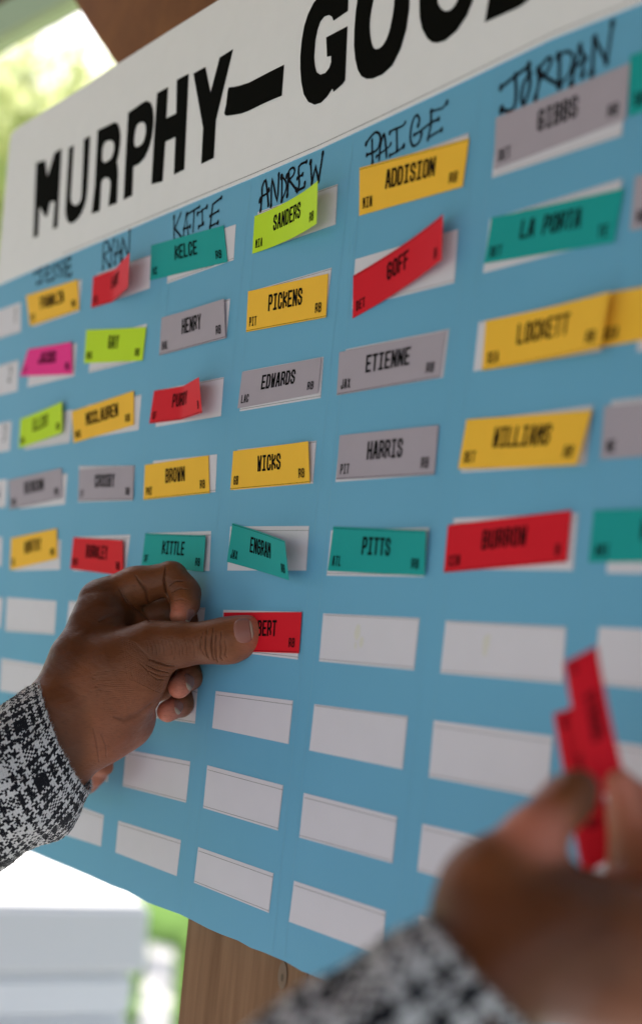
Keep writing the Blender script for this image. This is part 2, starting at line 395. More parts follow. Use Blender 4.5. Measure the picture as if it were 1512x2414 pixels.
letter(ZB, [(395,485),(490,433),(475,702),(560,660),(565,370),(669,317),(630,1145),(540,1190),(553,865),(467,905),(443,1248),(346,1272),(368,880)])
letter(ZB, [(708,316),(812,258),(857,478),(935,178),(1052,105),(904,718),(885,1045),(776,1098),(792,785)])
letter(ZB, [(1012,436),(1060,431),(1110,420),(1190,394),(1290,342),(1380,295),(1492,240),(1472,508),(1400,537),(1300,582),(1190,637),(1130,660),(1070,672),(1000,682),(980,675),(975,655),(990,590),(1004,470)])
letter(ZC, [(372,70),(285,130),(275,105),(258,95),(230,104),(205,135),(188,185),(175,250),(168,350),(172,400),(183,440),(205,455),(235,445),(258,415),(270,380),(270,342),(245,348),(240,230),(369,162),(355,490),(340,512),(285,560),(278,540),(245,590),(210,625),(170,637),(132,620),(105,575),(90,500),(84,420),(84,340),(92,250),(108,160),(130,90),(165,20),(210,-30),(270,-75),(330,-85),(375,-20)])
letter(ZC, [(430,-10),(418,80),(410,180),(408,280),(415,360),(430,425),(452,465),(482,481),(520,480),(580,455),(640,400),(690,300),(725,180),(742,60),(746,-60),(700,-150),(640,-190),(560,-170),(480,-100)],
       [[(520,30),(503,130),(506,220),(520,290),(545,305),(580,285),(615,220),(640,110),(654,0),(640,-80),(590,-100),(540,-50)]])
letter(ZC, [(802,-10),(805,110),(820,180),(850,235),(880,260),(910,264),(960,250),(1030,190),(1090,100),(1130,0),(1150,-120),(1120,-240),(1000,-260),(880,-180)],
       [[(908,0),(925,50),(960,77),(1005,58),(1038,0),(1054,-80),(1020,-150),(950,-120)]])
letter(ZC, [(1225,-20),(1198,140),(1300,95),(1390,55),(1425,35),(1465,2),(1510,-60),(1560,-200),(1500,-300),(1260,-200)],
       [[(1330,-70),(1395,-105),(1430,-190),(1350,-170)]])
# "E" of the header: beyond the frame's top, as the word goes on
letter(ZC, [(1640,-60),(1625,-15),(1760,-75),(1766,-120),(1710,-95),(1722,-190),(1780,-215),(1785,-260),(1728,-235),(1740,-320),(1800,-345),(1806,-395),(1680,-340)])

# handwritten manager names (marker strokes with blobs at the ends)
def ribbon_geo(P, hw, f0=0):
    P = np.array(P, float); v = []; f = []; n = len(P)
    for i in range(n):
        d1 = P[i]-P[i-1] if i else P[1]-P[0]; d2 = P[i+1]-P[i] if i < n-1 else d1
        d1 = d1/(np.linalg.norm(d1)+1e-9); d2 = d2/(np.linalg.norm(d2)+1e-9)
        m = d1+d2; l = np.linalg.norm(m); m = m/l if l > .3 else d1
        k = min(2.2, 1/max(.35, float(np.dot(m, d1))))
        nn = np.array([-m[1], m[0]])*hw*k
        v += [P[i]+nn, P[i]-nn]
    for i in range(n-1): f.append((f0+2*i, f0+2*i+1, f0+2*i+3, f0+2*i+2))
    return v, f
def smooth_line(P, n=3):
    P = [np.array(p, float) for p in P]
    if len(P) < 3: return P
    out = []
    for i in range(len(P)-1):
        p0, p1, p2, p3 = P[max(i-1, 0)], P[i], P[i+1], P[min(i+2, len(P)-1)]
        for k in range(n):
            t = k/n; out.append(.5*((2*p1)+(-p0+p2)*t+(2*p0-5*p1+4*p2-p3)*t*t+(-p0+3*p1-3*p2+p3)*t**3))
    return out+[P[-1]]
def scrawl(z, strokes, hw=.75, blob=1.5):
    V = []; Fc = []; off = 0
    for k, st in enumerate(strokes):
        b = [onboard(*q)[:2] for q in zz(*z, st)]
        b = smooth_line(b) if len(st) > 3 else b
        v, f = ribbon_geo(b, hw*(.85+.3*rng.random()), len(V)); h = .20+.004*k
        V += [(p[0], p[1], -h) for p in v]; Fc += f
        for e in (b[0], b[-1]):
            n0 = len(V); rr = blob*(.75+.5*rng.random())
            V += [(e[0]+rr*.75*math.cos(a), e[1]+rr*1.15*math.sin(a), -h-.03-.002*k) for a in np.linspace(0, 2*math.pi, 9)[:-1]]
            Fc.append(tuple(range(n0+7, n0-1, -1)))
    me = mesh('handwritten_name', w3(np.array(V)), Fc)
    return link('handwritten_name', me, M_marker, board)
ZE = (650, 550, .46296); ZF = (1400, 380, .2976); ZG = (1950, 50, .4074); ZD = (0, 850, .4299)
scrawl(ZE, [[(848,628),(860,500),(862,430),(890,372),(905,470),(915,585)],[(842,548),(848,520),(895,490),(922,465),(918,450)],[(938,588),(948,365),(990,545),(1005,320)],
            [(1030,545),(1032,345)],[(1028,340),(1060,370),(1072,420),(1058,480),(1030,545)],[(1078,500),(1092,320)],[(1075,335),(1100,280),(1130,262),(1142,290),(1125,335),(1085,372)],[(1090,365),(1155,450)],
            [(1245,210),(1178,255),(1182,400),(1165,465)],[(1165,355),(1210,320)],[(1165,462),(1225,430),(1230,395)],[(1280,215),(1290,400)],[(1290,395),(1322,255),(1348,375)],[(1385,140),(1348,375)]])
scrawl(ZE, [[(100,690),(102,890)],[(160,655),(108,790),(175,875)],[(180,870),(205,655),(225,855)],[(185,792),(240,770)],[(215,665),(320,600)],[(275,640),(265,810)],[(305,660),(385,600)],[(345,635),(345,750)],[(315,775),(355,745)],
            [(510,520),(435,580),(412,775)],[(412,680),(485,635)],[(412,770),(480,735)]], .72, 1.4)
scrawl(ZF, [[(295,610),(300,910)],[(215,660),(265,580),(330,510),(375,510),(405,560),(395,660),(350,750),(225,810)],[(390,870),(400,740),(425,600),(455,530),(475,640),(490,830)],[(355,830),(430,770),(520,700),(545,660)],
            [(535,510),(560,480),(700,420),(740,370)],[(625,460),(630,740)],[(535,815),(640,760),(720,690)],[(915,410),(930,340),(905,275),(860,310),(820,440),(810,600),(850,690),(930,630),(958,530)],[(860,540),(940,490),(1080,380),(1190,325)],
            [(1300,105),(1240,180),(1090,225)],[(1090,225),(1085,400),(1045,600)],[(1045,580),(1150,515),(1230,470)]], .70, 1.3)
scrawl(ZG, [[(130,740),(250,640),(400,530)],[(270,620),(278,780),(262,920),(210,970),(135,955)],[(415,615),(360,680),(330,820),(350,905),(390,820),(415,700),(405,600)],[(470,835),(500,700),(500,560)],[(495,565),(590,450),(622,480),(570,600),(520,625)],[(510,600),(620,670),(710,715)],
            [(700,710),(705,430)],[(690,430),(770,385),(835,430),(800,600),(710,705)],[(820,705),(850,540),(905,340)],[(905,340),(940,430),(930,610)],[(820,570),(960,455)],[(1020,595),(1045,260)],[(1050,260),(1165,490)],[(1165,490),(1222,110)]], .9, 2.0)
scrawl(ZD, [[(960,520),(966,300),(1010,280),(1012,360),(970,400),(1020,500)],[(1012,300),(1040,370),(1062,262)],[(1040,370),(1034,500)],[(1072,470),(1097,250),(1125,460)],[(1075,390),(1130,360)],[(1140,450),(1142,240),(1196,400),(1210,165)]], .8, 1.6)
scrawl(ZD, [[(322,570),(400,522)],[(370,545),(395,650),(350,660)],[(460,510),(425,525),(440,640),(485,620)],[(430,580),(470,560)],[(520,490),(490,520),(525,570),(500,620)],[(565,470),(540,500),(575,545),(550,600)],[(595,450),(600,590)],[(655,430),(620,450),(630,590),(665,575)],[(622,520),(655,500)]], .8, 1.6)

# ------------------------------------------------------------------ condensed printed lettering
GL = {  # strokes on a 0..1 x 0..1 cell, y down
 'A': [[(-.02,1),(.36,0),(.64,0),(1.02,1)],[(.14,.68),(.86,.68)]], 'B': [[(0,0),(.75,0),(1,.15),(1,.35),(.75,.48),(1,.62),(1,.85),(.75,1),(0,1),(0,0)],[(0,.48),(.75,.48)]],
 'C': [[(1,.28),(1,.15),(.75,0),(.25,0),(0,.15),(0,.85),(.25,1),(.75,1),(1,.85),(1,.72)]], 'D': [[(0,0),(.7,0),(1,.2),(1,.8),(.7,1),(0,1),(0,0)]],
 'E': [[(1,0),(0,0),(0,1),(1,1)],[(0,.5),(.8,.5)]], 'F': [[(1,0),(0,0),(0,1)],[(0,.5),(.8,.5)]],
 'G': [[(1,.25),(1,.15),(.75,0),(.25,0),(0,.15),(0,.85),(.25,1),(.75,1),(1,.85),(1,.52),(.55,.52)]], 'H': [[(0,0),(0,1)],[(1,0),(1,1)],[(0,.5),(1,.5)]],
 'I': [[(.5,0),(.5,1)],[(.1,0),(.9,0)],[(.1,1),(.9,1)]], 'J': [[(1,0),(1,.85),(.75,1),(.25,1),(0,.85),(0,.7)]], 'K': [[(0,0),(0,1)],[(1,0),(1,.25),(.1,.5),(1,.75),(1,1)]],
 'L': [[(0,0),(0,1),(1,1)]], 'M': [[(0,0),(0,1)],[(.05,.05),(.5,.5),(.95,.05)],[(1,0),(1,1)]], 'N': [[(0,0),(0,1)],[(.05,.05),(.95,.95)],[(1,0),(1,1)]], 'O': [[(.25,0),(.75,0),(1,.15),(1,.85),(.75,1),(.25,1),(0,.85),(0,.15),(.25,0)]],
 'P': [[(0,1),(0,0),(.75,0),(1,.15),(1,.42),(.75,.56),(0,.56)]], 'R': [[(0,1),(0,0),(.75,0),(1,.15),(1,.38),(.75,.52),(0,.52)],[(.55,.52),(1,.75),(1,1)]],
 'S': [[(1,.25),(1,.15),(.75,0),(.25,0),(0,.15),(0,.36),(1,.62),(1,.85),(.75,1),(.25,1),(0,.85),(0,.75)]], 'T': [[(0,0),(1,0)],[(.5,0),(.5,1)]],
 'U': [[(0,0),(0,.85),(.25,1),(.75,1),(1,.85),(1,0)]], 'V': [[(0,0),(.5,1),(1,0)]], 'W': [[(0,0),(.18,1)],[(.18,.95),(.5,.4),(.82,.95)],[(1,0),(.82,1)]], 'X': [[(0,0),(1,1)],[(1,0),(0,1)]],
 'Y': [[(0,0),(.5,.5),(1,0)],[(.5,.5),(.5,1)]], 'Z': [[(0,0),(1,0),(0,1),(1,1)]], '1': [[(.2,.15),(.5,0),(.5,1)]], '2': [[(0,.15),(.3,0),(.8,0),(1,.2),(0,1),(1,1)]], '3': [[(0,0),(1,0),(.5,.45),(1,.7),(.7,1),(0,1)]], '4': [[(.7,1),(.7,0),(0,.7),(1,.7)]], '5': [[(1,0),(0,0),(0,.45),(.8,.45),(1,.7),(.8,1),(0,1)]], ' ': [],
}
def lettering(name, text, surf, u0, v0, ch, cw, adv, hw, m, parent, lift=.12):
    """text laid on surface surf(u_mm, v_mm)->board point & normal; (u0, v0) top left in mm"""
    V = []; Fc = []
    for i, chx in enumerate(text):
        for k, st in enumerate(GL.get(chx, [])):
            P = [(u0+i*adv+hw+x*(cw-2*hw), v0+hw+y*(ch-2*hw)) for x, y in st]
            closed = st[0] == st[-1] and len(st) > 3
            if not closed:      # square ends
                a = np.array(P[0])-np.array(P[1]); a /= np.linalg.norm(a); b = np.array(P[-1])-np.array(P[-2]); b /= np.linalg.norm(b)
                if chx not in 'AKRBX' or k == 0:
                    P[0] = tuple(np.array(P[0])+a*hw); P[-1] = tuple(np.array(P[-1])+b*hw)
            else: P = [((P[0][0]+P[1][0])/2, (P[0][1]+P[1][1])/2)]+P[1:-1]+[P[0], ((P[0][0]+P[1][0])/2, (P[0][1]+P[1][1])/2)]
            v, f = ribbon_geo(P, hw, len(V))
            for q in v:
                V.append(surf(q[0], q[1], lift+.012*k))
            Fc += f
    if not V: return None
    return link(name, mesh(name, w3(np.array(V)), Fc), m, parent)

# ------------------------------------------------------------------ stickers
def sticker(colk, quad, text, team, pos, label, line='b', lift=None, sag=2.0, base=.5, fold=None, tu=None, length=80.0):
    TL, TR, BR, BL = quad
    p00, p01 = onboard(*TL, h=base), onboard(*BL, h=base)
    def fit(a, px):
        best = None
        for h in np.arange(base+.2, 24, .2):
            q = onboard(*px, h=h); d = abs(np.linalg.norm(q-a)-length)
            if best is None or d < best[0]: best = (d, h)
        return best[1]
    if lift is None:
        l0, l1 = fit(p00, TR), fit(p01, BR); lift = (l0, l1)
        m_ = (l0+l1)/2; lift = (m_*.6+l0*.4, m_*.6+l1*.4)
    p10, p11 = onboard(*TR, h=lift[0]), onboard(*BR, h=lift[1])
    Wd = np.linalg.norm((p10+p11-p00-p01)/2); Hd = np.linalg.norm((p01-p00+p11-p10)/2)
    wv = rng.uniform(-.25, .25, 3)
    def surf(um, vm, off=0.0):
        u, v = um/80.0, vm/25.4
        a = p00*(1-v)+p01*v; b = p10*(1-v)+p11*v
        h = -a[2]+(-b[2]+a[2])*abs(u)**sag*(1 if u > 0 else 0)
        if fold: h = -a[2]+(a[2]-b[2])*max(0., u-fold)/(1-fold)
        q = a*(1-u)+b*u; q[2] = -(h+.25*math.sin(3.1*u+wv[0]*9)*u*(1-u)*4*.5+off)
        return q
    nu, nv = 16, 4
    vs = [w3(surf(80*i/nu, 25.4*j/nv)) for j in range(nv+1) for i in range(nu+1)]
    fs = [(j*(nu+1)+i, (j+1)*(nu+1)+i, (j+1)*(nu+1)+i+1, j*(nu+1)+i+1) for j in range(nv) for i in range(nu)]
    me = mesh('name_sticker', vs, fs, True)
    root = link('name_sticker', me, M_st[colk], None, label, 'sticker', 'name stickers on the draft board')
    md = root.modifiers.new('thickness', 'SOLIDIFY'); md.thickness = .00012; md.offset = 1
    es = root.modifiers.new('crisp', 'EDGE_SPLIT'); es.split_angle = .6
    def sf(u, v, off=0): return surf(u, v, off+.16)
    n = len(text); cw, adv, ch = 4.3, 4.95, 10.2
    if n > 7: adv *= .95
    uc = 40 if tu is None else tu
    lettering('player_name', text, sf, uc-n*adv/2, 5.0, ch, cw, adv, .74, M_ink, root)
    if team: lettering('team_code', team, sf, 3.2, 16.6, 5.8, 2.2, 2.75, .40, M_ink, root)
    if pos: lettering('position_code', pos, sf, 69.6, 16.0, 5.8, 2.6, 3.2, .44, M_ink, root)
    vy = 24.6 if line == 'b' else .9
    if line:
        P = [(80*i/10, vy) for i in range(11)]; v, f = ribbon_geo(P, .14)
        link('border_line', mesh('border_line', w3(np.array([sf(q[0], q[1]) for q in v])), f), M_ink, root)
    return root
Q = lambda *a: a
ST = [
 ('Y', Q((62,697),(183,659),(187,730),(71,769)), 'FRANKLIN', 'PIT', 'RB', 'amber sticker reading FRANKLIN, leftmost of the top row, blurred', 'b'),
 ('R', Q((220,653),(306,596),(302,678),(215.3,726.3)), 'HURT', 'ATL', None, 'red sticker under the name RYAN whose right end curls steeply off the board', 'b'),
 ('T', Q((356.7,578.7),(527.3,531.3),(536.3,617.6),(353.2,661)), 'KELCE', 'KC', 'RB', 'teal sticker reading KELCE under the handwritten name KATIE', None),
 ('L', Q((599.9,509.6),(748.6,426.4),(745.8,527.3),(594.4,598.3)), 'SANDERS', 'MIA', 'RB', 'lime sticker reading SANDERS, its right end lifted off the board below ANDREW', None),
 ('Y', Q((847,396),(1105,325.8),(1089,440),(846,508.7)), 'ADDISION', 'MIN', 'RB', 'amber sticker reading ADDISION under the handwritten name PAIGE', 't'),
 ('G', Q((1167.8,278.2),(1483.5,147.9),(1473.5,280.7),(1162.8,401)), 'GIBBS', 'DET', 'RB', 'pale grey sticker reading GIBBS under the handwritten name JORDAN', None),
 ('T', Q((1484,131),(1830,-15),(1815,118),(1481,274.7)), 'LAMB', 'DAL', 'RB', 'teal sticker cut off by the right edge of the photo in the top row', None),
 ('P', Q((67,823.4),(168.5,806.3),(171,882),(47.6,886.9)), 'JACOBS', 'LV', 'RB', 'bright pink sticker, the only pink one, in the second row', None),
 ('L', Q((203.9,778.2),(344.8,771.4),(335.7,850),(198.3,856.3)), 'GAY', 'WAS', 'RB', 'lime sticker reading GAY lying flat in the second row', None),
 ('G', Q((381,749),(527.8,704.4),(531.3,796.7),(375.2,838)), 'HENRY', 'BAL', 'RB', 'pale grey sticker reading HENRY below the teal KELCE sticker', 'b'),
 ('Y', Q((584.7,687),(773,645),(768,748),(580,783)), 'PICKENS', 'PIT', 'RB', 'amber sticker reading PICKENS below the lime SANDERS sticker', 'b'),
 ('R', Q((832,650),(1043.5,505.2),(1040,612.5),(830.5,750.8)), 'GOFF', 'DET', 'QB', 'red sticker reading GOFF set on a steep slant below ADDISION', 't'),
 ('T', Q((1157.8,513.7),(1470,443.6),(1446,571.4),(1140,621.5)), 'LA PORTA', 'DET', 'TE', 'teal sticker reading LA PORTA below the grey GIBBS sticker', None),
 ('G', Q((1496,416),(1860,330),(1840,460),(1483.5,543.8)), 'KAMARA', 'NO', 'RB', 'pale grey sticker cut off by the right edge beside LA PORTA', None),
 ('L', Q((48.8,988),(146.5,946.7),(146.5,1020),(45,1056.6)), 'ELLIOT', 'DAL', 'RB', 'lime sticker reading ELLIOT with a raised right end in the third row', None),
 ('Y', Q((169.7,970),(315.5,921),(316,1001.6),(173.8,1044.3)), 'MCCLAUREN', 'WAS', 'RB', 'amber sticker reading MCCLAUREN tilted upward to the right', None),
 ('R', Q((363.2,921.4),(469,889),(476.4,972.8),(351.7,998.8)), 'PURDY', 'SF', 'QB', 'red sticker reading PURDY with its right half folded away from the board', 'b'),
 ('G', Q((571,876.5),(757,843),(749,927),(559.8,962.8)), 'EDWARDS', 'LAC', 'RB', 'pale grey sticker reading EDWARDS between PICKENS and WICKS', None),
 ('G', Q((799.4,830.5),(1050,779.4),(1035,890),(793.4,932)), 'ETIENNE', 'JAX', 'RB', 'pale grey sticker reading ETIENNE below the red GOFF sticker', 'b'),
 ('Y', Q((1144,757),(1436,688),(1412,821),(1135,873.6)), 'LOCKETT', 'SEA', 'RB', 'amber sticker reading LOCKETT below the teal LA PORTA sticker', 'b'),
 ('Y', Q((1432,690),(1760,620),(1745,748),(1404,820)), 'WALKER', 'SEA', 'RB', 'amber sticker overlapping the right end of LOCKETT, cut off by the frame', None),
 ('G', Q((20.8,1132.2),(145.3,1103.4),(146.5,1173.8),(23.2,1201.8)), 'BENSON', 'CAR', 'RB', 'pale grey sticker reading BENSON, leftmost of the fourth row', 'b'),
 ('G', Q((186.8,1106.6),(315,1097.6),(313.8,1178.6),(184.3,1181)), 'CROSBY', 'LV', 'RB', 'pale grey sticker lying flat in the fourth row beside the amber BROWN sticker', 'b'),
 ('Y', Q((341.8,1096),(491.4,1073.6),(494,1162.4),(338.3,1178.4)), 'BROWN', 'PHI', 'RB', 'amber sticker reading BROWN below the folded red PURDY sticker', 'b'),
 ('Y', Q((549.8,1063.6),(726,1040),(730,1138.5),(542.8,1155)), 'WICKS', 'GB', 'RB', 'amber sticker reading WICKS above the bent teal ENGRAM sticker', 'b'),
 ('G', Q((800.4,1026.5),(1032.5,1002.4),(1022.4,1119.2),(791.9,1131.2)), 'HARRIS', 'PIT', 'RB', 'pale grey sticker reading HARRIS above the teal PITTS sticker', 'b'),
 ('Y', Q((1099,989),(1393.3,967.3),(1358,1096),(1079,1105)), 'WILLIAMS', 'DET', 'RB', 'amber sticker reading WILLIAMS above the red BURROW sticker', None),
 ('G', Q((1423.4,957.3),(1770,915),(1755,1050),(1413.4,1082.6)), 'COOK', 'NE', 'RB', 'pale grey sticker cut off by the right edge beside WILLIAMS', None),
 ('Y', Q((26.9,1269),(134.3,1245.8),(135.5,1316.6),(24.4,1343.5)), 'WORTHY', 'KC', 'RB', 'amber sticker, leftmost of the fifth row, beside a red one', None),
 ('R', Q((173.4,1266.5),(289.3,1273.9),(290.6,1357),(166,1341)), 'BURKLEY', 'NYG', 'RB', 'red sticker dipping to the right in the fifth row above the hand', None),
 ('T', Q((343.2,1257.2),(484.9,1262.2),(479,1348),(333.3,1333)), 'KITTLE', 'SF', 'RB', 'teal sticker reading KITTLE partly covered by the bent index finger', 't'),
 ('T', Q((547.8,1233.2),(671,1275),(681,1368),(534.8,1324.5)), 'ENGRAM', 'JAX', 'RB', 'teal sticker reading ENGRAM drooping and bent away from its slot', 't'),
 ('T', Q((785.4,1241.5),(1003.9,1250.5),(999.9,1357.2),(771.8,1345.7)), 'PITTS', 'ATL', 'RB', 'teal sticker reading PITTS right of the drooping ENGRAM sticker', 't'),
 ('R', Q((1055,1238),(1345.7,1202.9),(1334.7,1324.7),(1045,1349.7)), 'BURROW', 'CIN', 'QB', 'red sticker reading BURROW at the end of the fifth row', 'b'),
 ('T', Q((1398.3,1202.9),(1760,1190),(1745,1320),(1385.8,1325.7)), 'KELLY', 'ARI', 'RB', 'teal sticker cut off by the right edge beside the red BURROW sticker', None),
]
for a in ST: sticker(*a, fold=.5 if a[2] == 'PURDY' else (.42 if a[2] == 'HURT' else None))
sticker('R', Q((527.3,1444),(711,1443),(704.4,1540.4),(524,1534)), 'HERBERT', 'LAC', 'RB', 'red sticker reading HERBERT being pressed on by the thumb', 'b', lift=(.8, .8))
# round numbers at the far left, printed on the slots
def flats(c, r):
    g = grid(c, r)
    return lambda u, v, off=0: g+np.array([u, v, -.25-off])
for r in range(1, 6): lettering('round_number', str(r), flats(0, r), 50, 5, 13, 6, 7, .9, M_line, board)

# ------------------------------------------------------------------ signed distance modelling of hands
def ell(P, c, ax, rad):
    q = (P-c)@ax.T/rad; l = np.sqrt((q*q).sum(-1)); return (l-1)*min(rad)
def rc(P, a, b, ra, rb):
    ba = b-a; t = np.clip(((P-a)@ba)/max(float(ba@ba), 1e-6), 0, 1)
    d = P-(a+t[..., None]*ba); return np.sqrt((d*d).sum(-1))-(ra+(rb-ra)*t)
def smin(a, b, k):
    h = np.clip(.5+.5*(b-a)/k, 0, 1); return b*(1-h)+a*h-k*h*(1-h)
def depthpt(q):            # (x, y, depth) in photo px -> camera frame mm
    x, y, d = q; return np.array([(x-PW/2-CX)/F*d, (y-PH/2-CY)/F*d, d])
class Hand:
    def __init__(s, vox): s.g = []; s.vox = vox; s.carve = []
    def group(s, k, join, prims): s.g.append((k, join, prims))      # prims: (a, b, ra_px, rb_px, palmness); palmness also paints the highlights of the right hand
    def prep(s):
        s.G = []
        for k, j, pr in s.g:
            L_ = []
            for a, b, ra, rb, c in pr:
                A_, B_ = depthpt(a), depthpt(b); L_.append((A_, B_, ra*a[2]/F, rb*b[2]/F, c))
            s.G.append((k, j, L_))
    def sdf(s, P):
        D = None
        for k, j, pr in s.G:
            d = None
            for a, b, ra, rb, c in pr:
                e = rc(P, a, b, ra, rb); d = e if d is None else smin(d, e, k)
            D = d if D is None else smin(D, d, j)
        for a, b, r_, k in s.carve:
            D = -smin(-D, rc(P, depthpt(a), depthpt(b), r_, r_), k)
        return D
    def palm(s, P):
        W = np.zeros(len(P)); C = np.zeros(len(P))
        for k, j, pr in s.G:
            for a, b, ra, rb, c in pr:
                w = np.exp(-np.clip(rc(P, a, b, ra, rb), -6, 30)/1.6)
                if isinstance(c, tuple):
                    ba = b-a; t = np.clip(((P-a)@ba)/max(float(ba@ba), 1e-6), 0, 1); cc = c[0]+(c[1]-c[0])*t
                else: cc = c
                C += w*cc; W += w
        return C/W
    def surface(s):
        s.prep(); vx = s.vox
        lo = np.min([np.minimum(a-ra, b-rb) for _, _, pr in s.G for a, b, ra, rb, c in pr], 0)-4
        hi = np.max([np.maximum(a+ra, b+rb) for _, _, pr in s.G for a, b, ra, rb, c in pr], 0)+4
        m = 4; cs = vx*m; nc = np.ceil((hi-lo)/cs).astype(int)+1
        ax = [lo[i]+(np.arange(nc[i])+.5)*cs for i in range(3)]
        C = np.stack(np.meshgrid(*ax, indexing='ij'), -1).astype(np.float32)
        dc = s.sdf(C.reshape(-1, 3)).reshape(nc)
        full = np.repeat(np.repeat(np.repeat(dc, m, 0), m, 1), m, 2).astype(np.float32)
        mask = np.abs(dc) < cs*1.5; idx = np.argwhere(mask)
        off = np.stack(np.meshgrid(*[np.arange(m)]*3, indexing='ij'), -1).reshape(-1, 3)
        I = (idx[:, None, :]*m+off[None]).reshape(-1, 3)
        for a in range(0, len(I), 400000):
            J = I[a:a+400000]; P = (lo+(J+.5)*vx).astype(np.float32)
            full[J[:, 0], J[:, 1], J[:, 2]] = s.sdf(P)
        D = full; sg = D < 0
        n = D.shape
        cell = np.zeros((n[0]-1, n[1]-1, n[2]-1), int)
        cr = [(i, j, k) for i in (0, 1) for j in (0, 1) for k in (0, 1)]
        for (i, j, k) in cr: cell += sg[i:n[0]-1+i, j:n[1]-1+j, k:n[2]-1+k]
        act = (cell > 0) & (cell < 8); ids = np.argwhere(act); vid = -np.ones(act.shape, int); vid[act] = np.arange(len(ids))
        acc = np.zeros((len(ids), 3)); cnt = np.zeros(len(ids))
        for a in cr:
            for ax_ in range(3):
                if a[ax_]: continue
                b = list(a); b[ax_] = 1
                A_, B_ = ids+a, ids+b; da = D[A_[:, 0], A_[:, 1], A_[:, 2]]; db = D[B_[:, 0], B_[:, 1], B_[:, 2]]
                mk = (da < 0) != (db < 0); t = np.where(mk, da/(da-db+1e-12), 0)
                p = np.array(a)+np.outer(t, np.array(b)-np.array(a)); acc += p*mk[:, None]; cnt += mk
        V = lo+(ids+acc/np.maximum(cnt, 1)[:, None]+.5)*vx
        Fc = []
        for ax_ in range(3):
            o1, o2 = [q for q in range(3) if q != ax_]
            sl = [slice(0, n[0]), slice(0, n[1]), slice(0, n[2])]; sl2 = list(sl)
            sl[ax_] = slice(0, n[ax_]-1); sl2[ax_] = slice(1, n[ax_])
            for q in (o1, o2): sl[q] = slice(1, n[q]-1); sl2[q] = slice(1, n[q]-1)
            a, b = sg[tuple(sl)], sg[tuple(sl2)]; E_ = np.argwhere(a != b)
            inside = a[tuple(E_.T)]; base = E_.copy(); base[:, o1] += 1; base[:, o2] += 1
            def cid(d1, d2):
                c = base.copy(); c[:, o1] -= d1; c[:, o2] -= d2; return vid[c[:, 0], c[:, 1], c[:, 2]]
            q = np.stack([cid(1, 1), cid(0, 1), cid(0, 0), cid(1, 0)], 1)
            if ax_ == 1: inside = ~inside
            q[~inside] = q[~inside][:, ::-1]; Fc.append(q)
        return V, np.concatenate(Fc)
    def normal(s, P, e=.15):
        g = np.stack([s.sdf(P+np.eye(3)[i]*e)-s.sdf(P-np.eye(3)[i]*e) for i in range(3)], -1)
        return g/np.linalg.norm(g, axis=-1, keepdims=True)
def cam2board(P): return EYE + P @ R
def build_hand(name, hand, parent, creases=(), label=None):
    V, Fc = hand.surface()
    Pc = hand.palm(V); Cr = np.zeros(len(V))
    n = hand.normal(V)
    for pts_, w_, dep, side in creases:          # polyline in photo px on the visible side: pts (x, y)
        x = V[:, 0]/V[:, 2]*F+PW/2+CX; y = V[:, 1]/V[:, 2]*F+PH/2+CY
        best = np.full(len(V), 1e9)
        for i in range(len(pts_)-1):
            a, b = np.array(pts_[i], float), np.array(pts_[i+1], float); ba = b-a
            q = np.stack([x, y], -1)-a; t = np.clip(q@ba/(ba@ba), 0, 1); best = np.minimum(best, np.hypot(*(q-t[:, None]*ba).T)/(.35+.65*np.sin(np.pi*np.clip((i+t)/(len(pts_)-1), .04, .96))))
        g = np.exp(-(best/w_)**2)*(n[:, 2] < .1)
        if side is not None: g *= (V[:, 2] < side)
        V = V-n*(g*dep)[:, None]; Cr = np.maximum(Cr, g*min(1, dep/.5))
    # a little irregularity so that the skin is not a perfect solid
    for sc, am in ((.11, .22), (.35, .07)):
        k = V*sc; V = V+n*(am*(np.sin(k[:, 0]*1.7+np.sin(k[:, 1]*1.3)*2)*np.cos(k[:, 1]*1.9+k[:, 2])))[:, None]
    W_ = w3(cam2board(V))
    me = bpy.data.meshes.new(name)
    me.vertices.add(len(W_)); me.vertices.foreach_set('co', W_.astype(np.float32).ravel())
    me.loops.add(len(Fc)*4); me.polygons.add(len(Fc))
    me.polygons.foreach_set('loop_start', np.arange(0, len(Fc)*4, 4, dtype=np.int32)); me.loops.foreach_set('vertex_index', Fc.astype(np.int32).ravel())
    me.update(calc_edges=True); me.validate()
    bm = bmesh.new(); bm.from_mesh(me); bmesh.ops.recalc_face_normals(bm, faces=bm.faces); bm.to_mesh(me); bm.free()
    me.polygons.foreach_set('use_smooth', [True]*len(me.polygons))
    for nm, arr in (('palm', Pc), ('crease', Cr)):
        at = me.attributes.new(nm, 'FLOAT', 'POINT'); at.data.foreach_set('value', arr.astype(np.float32))
    return link(name, me, M_skin, parent, label)
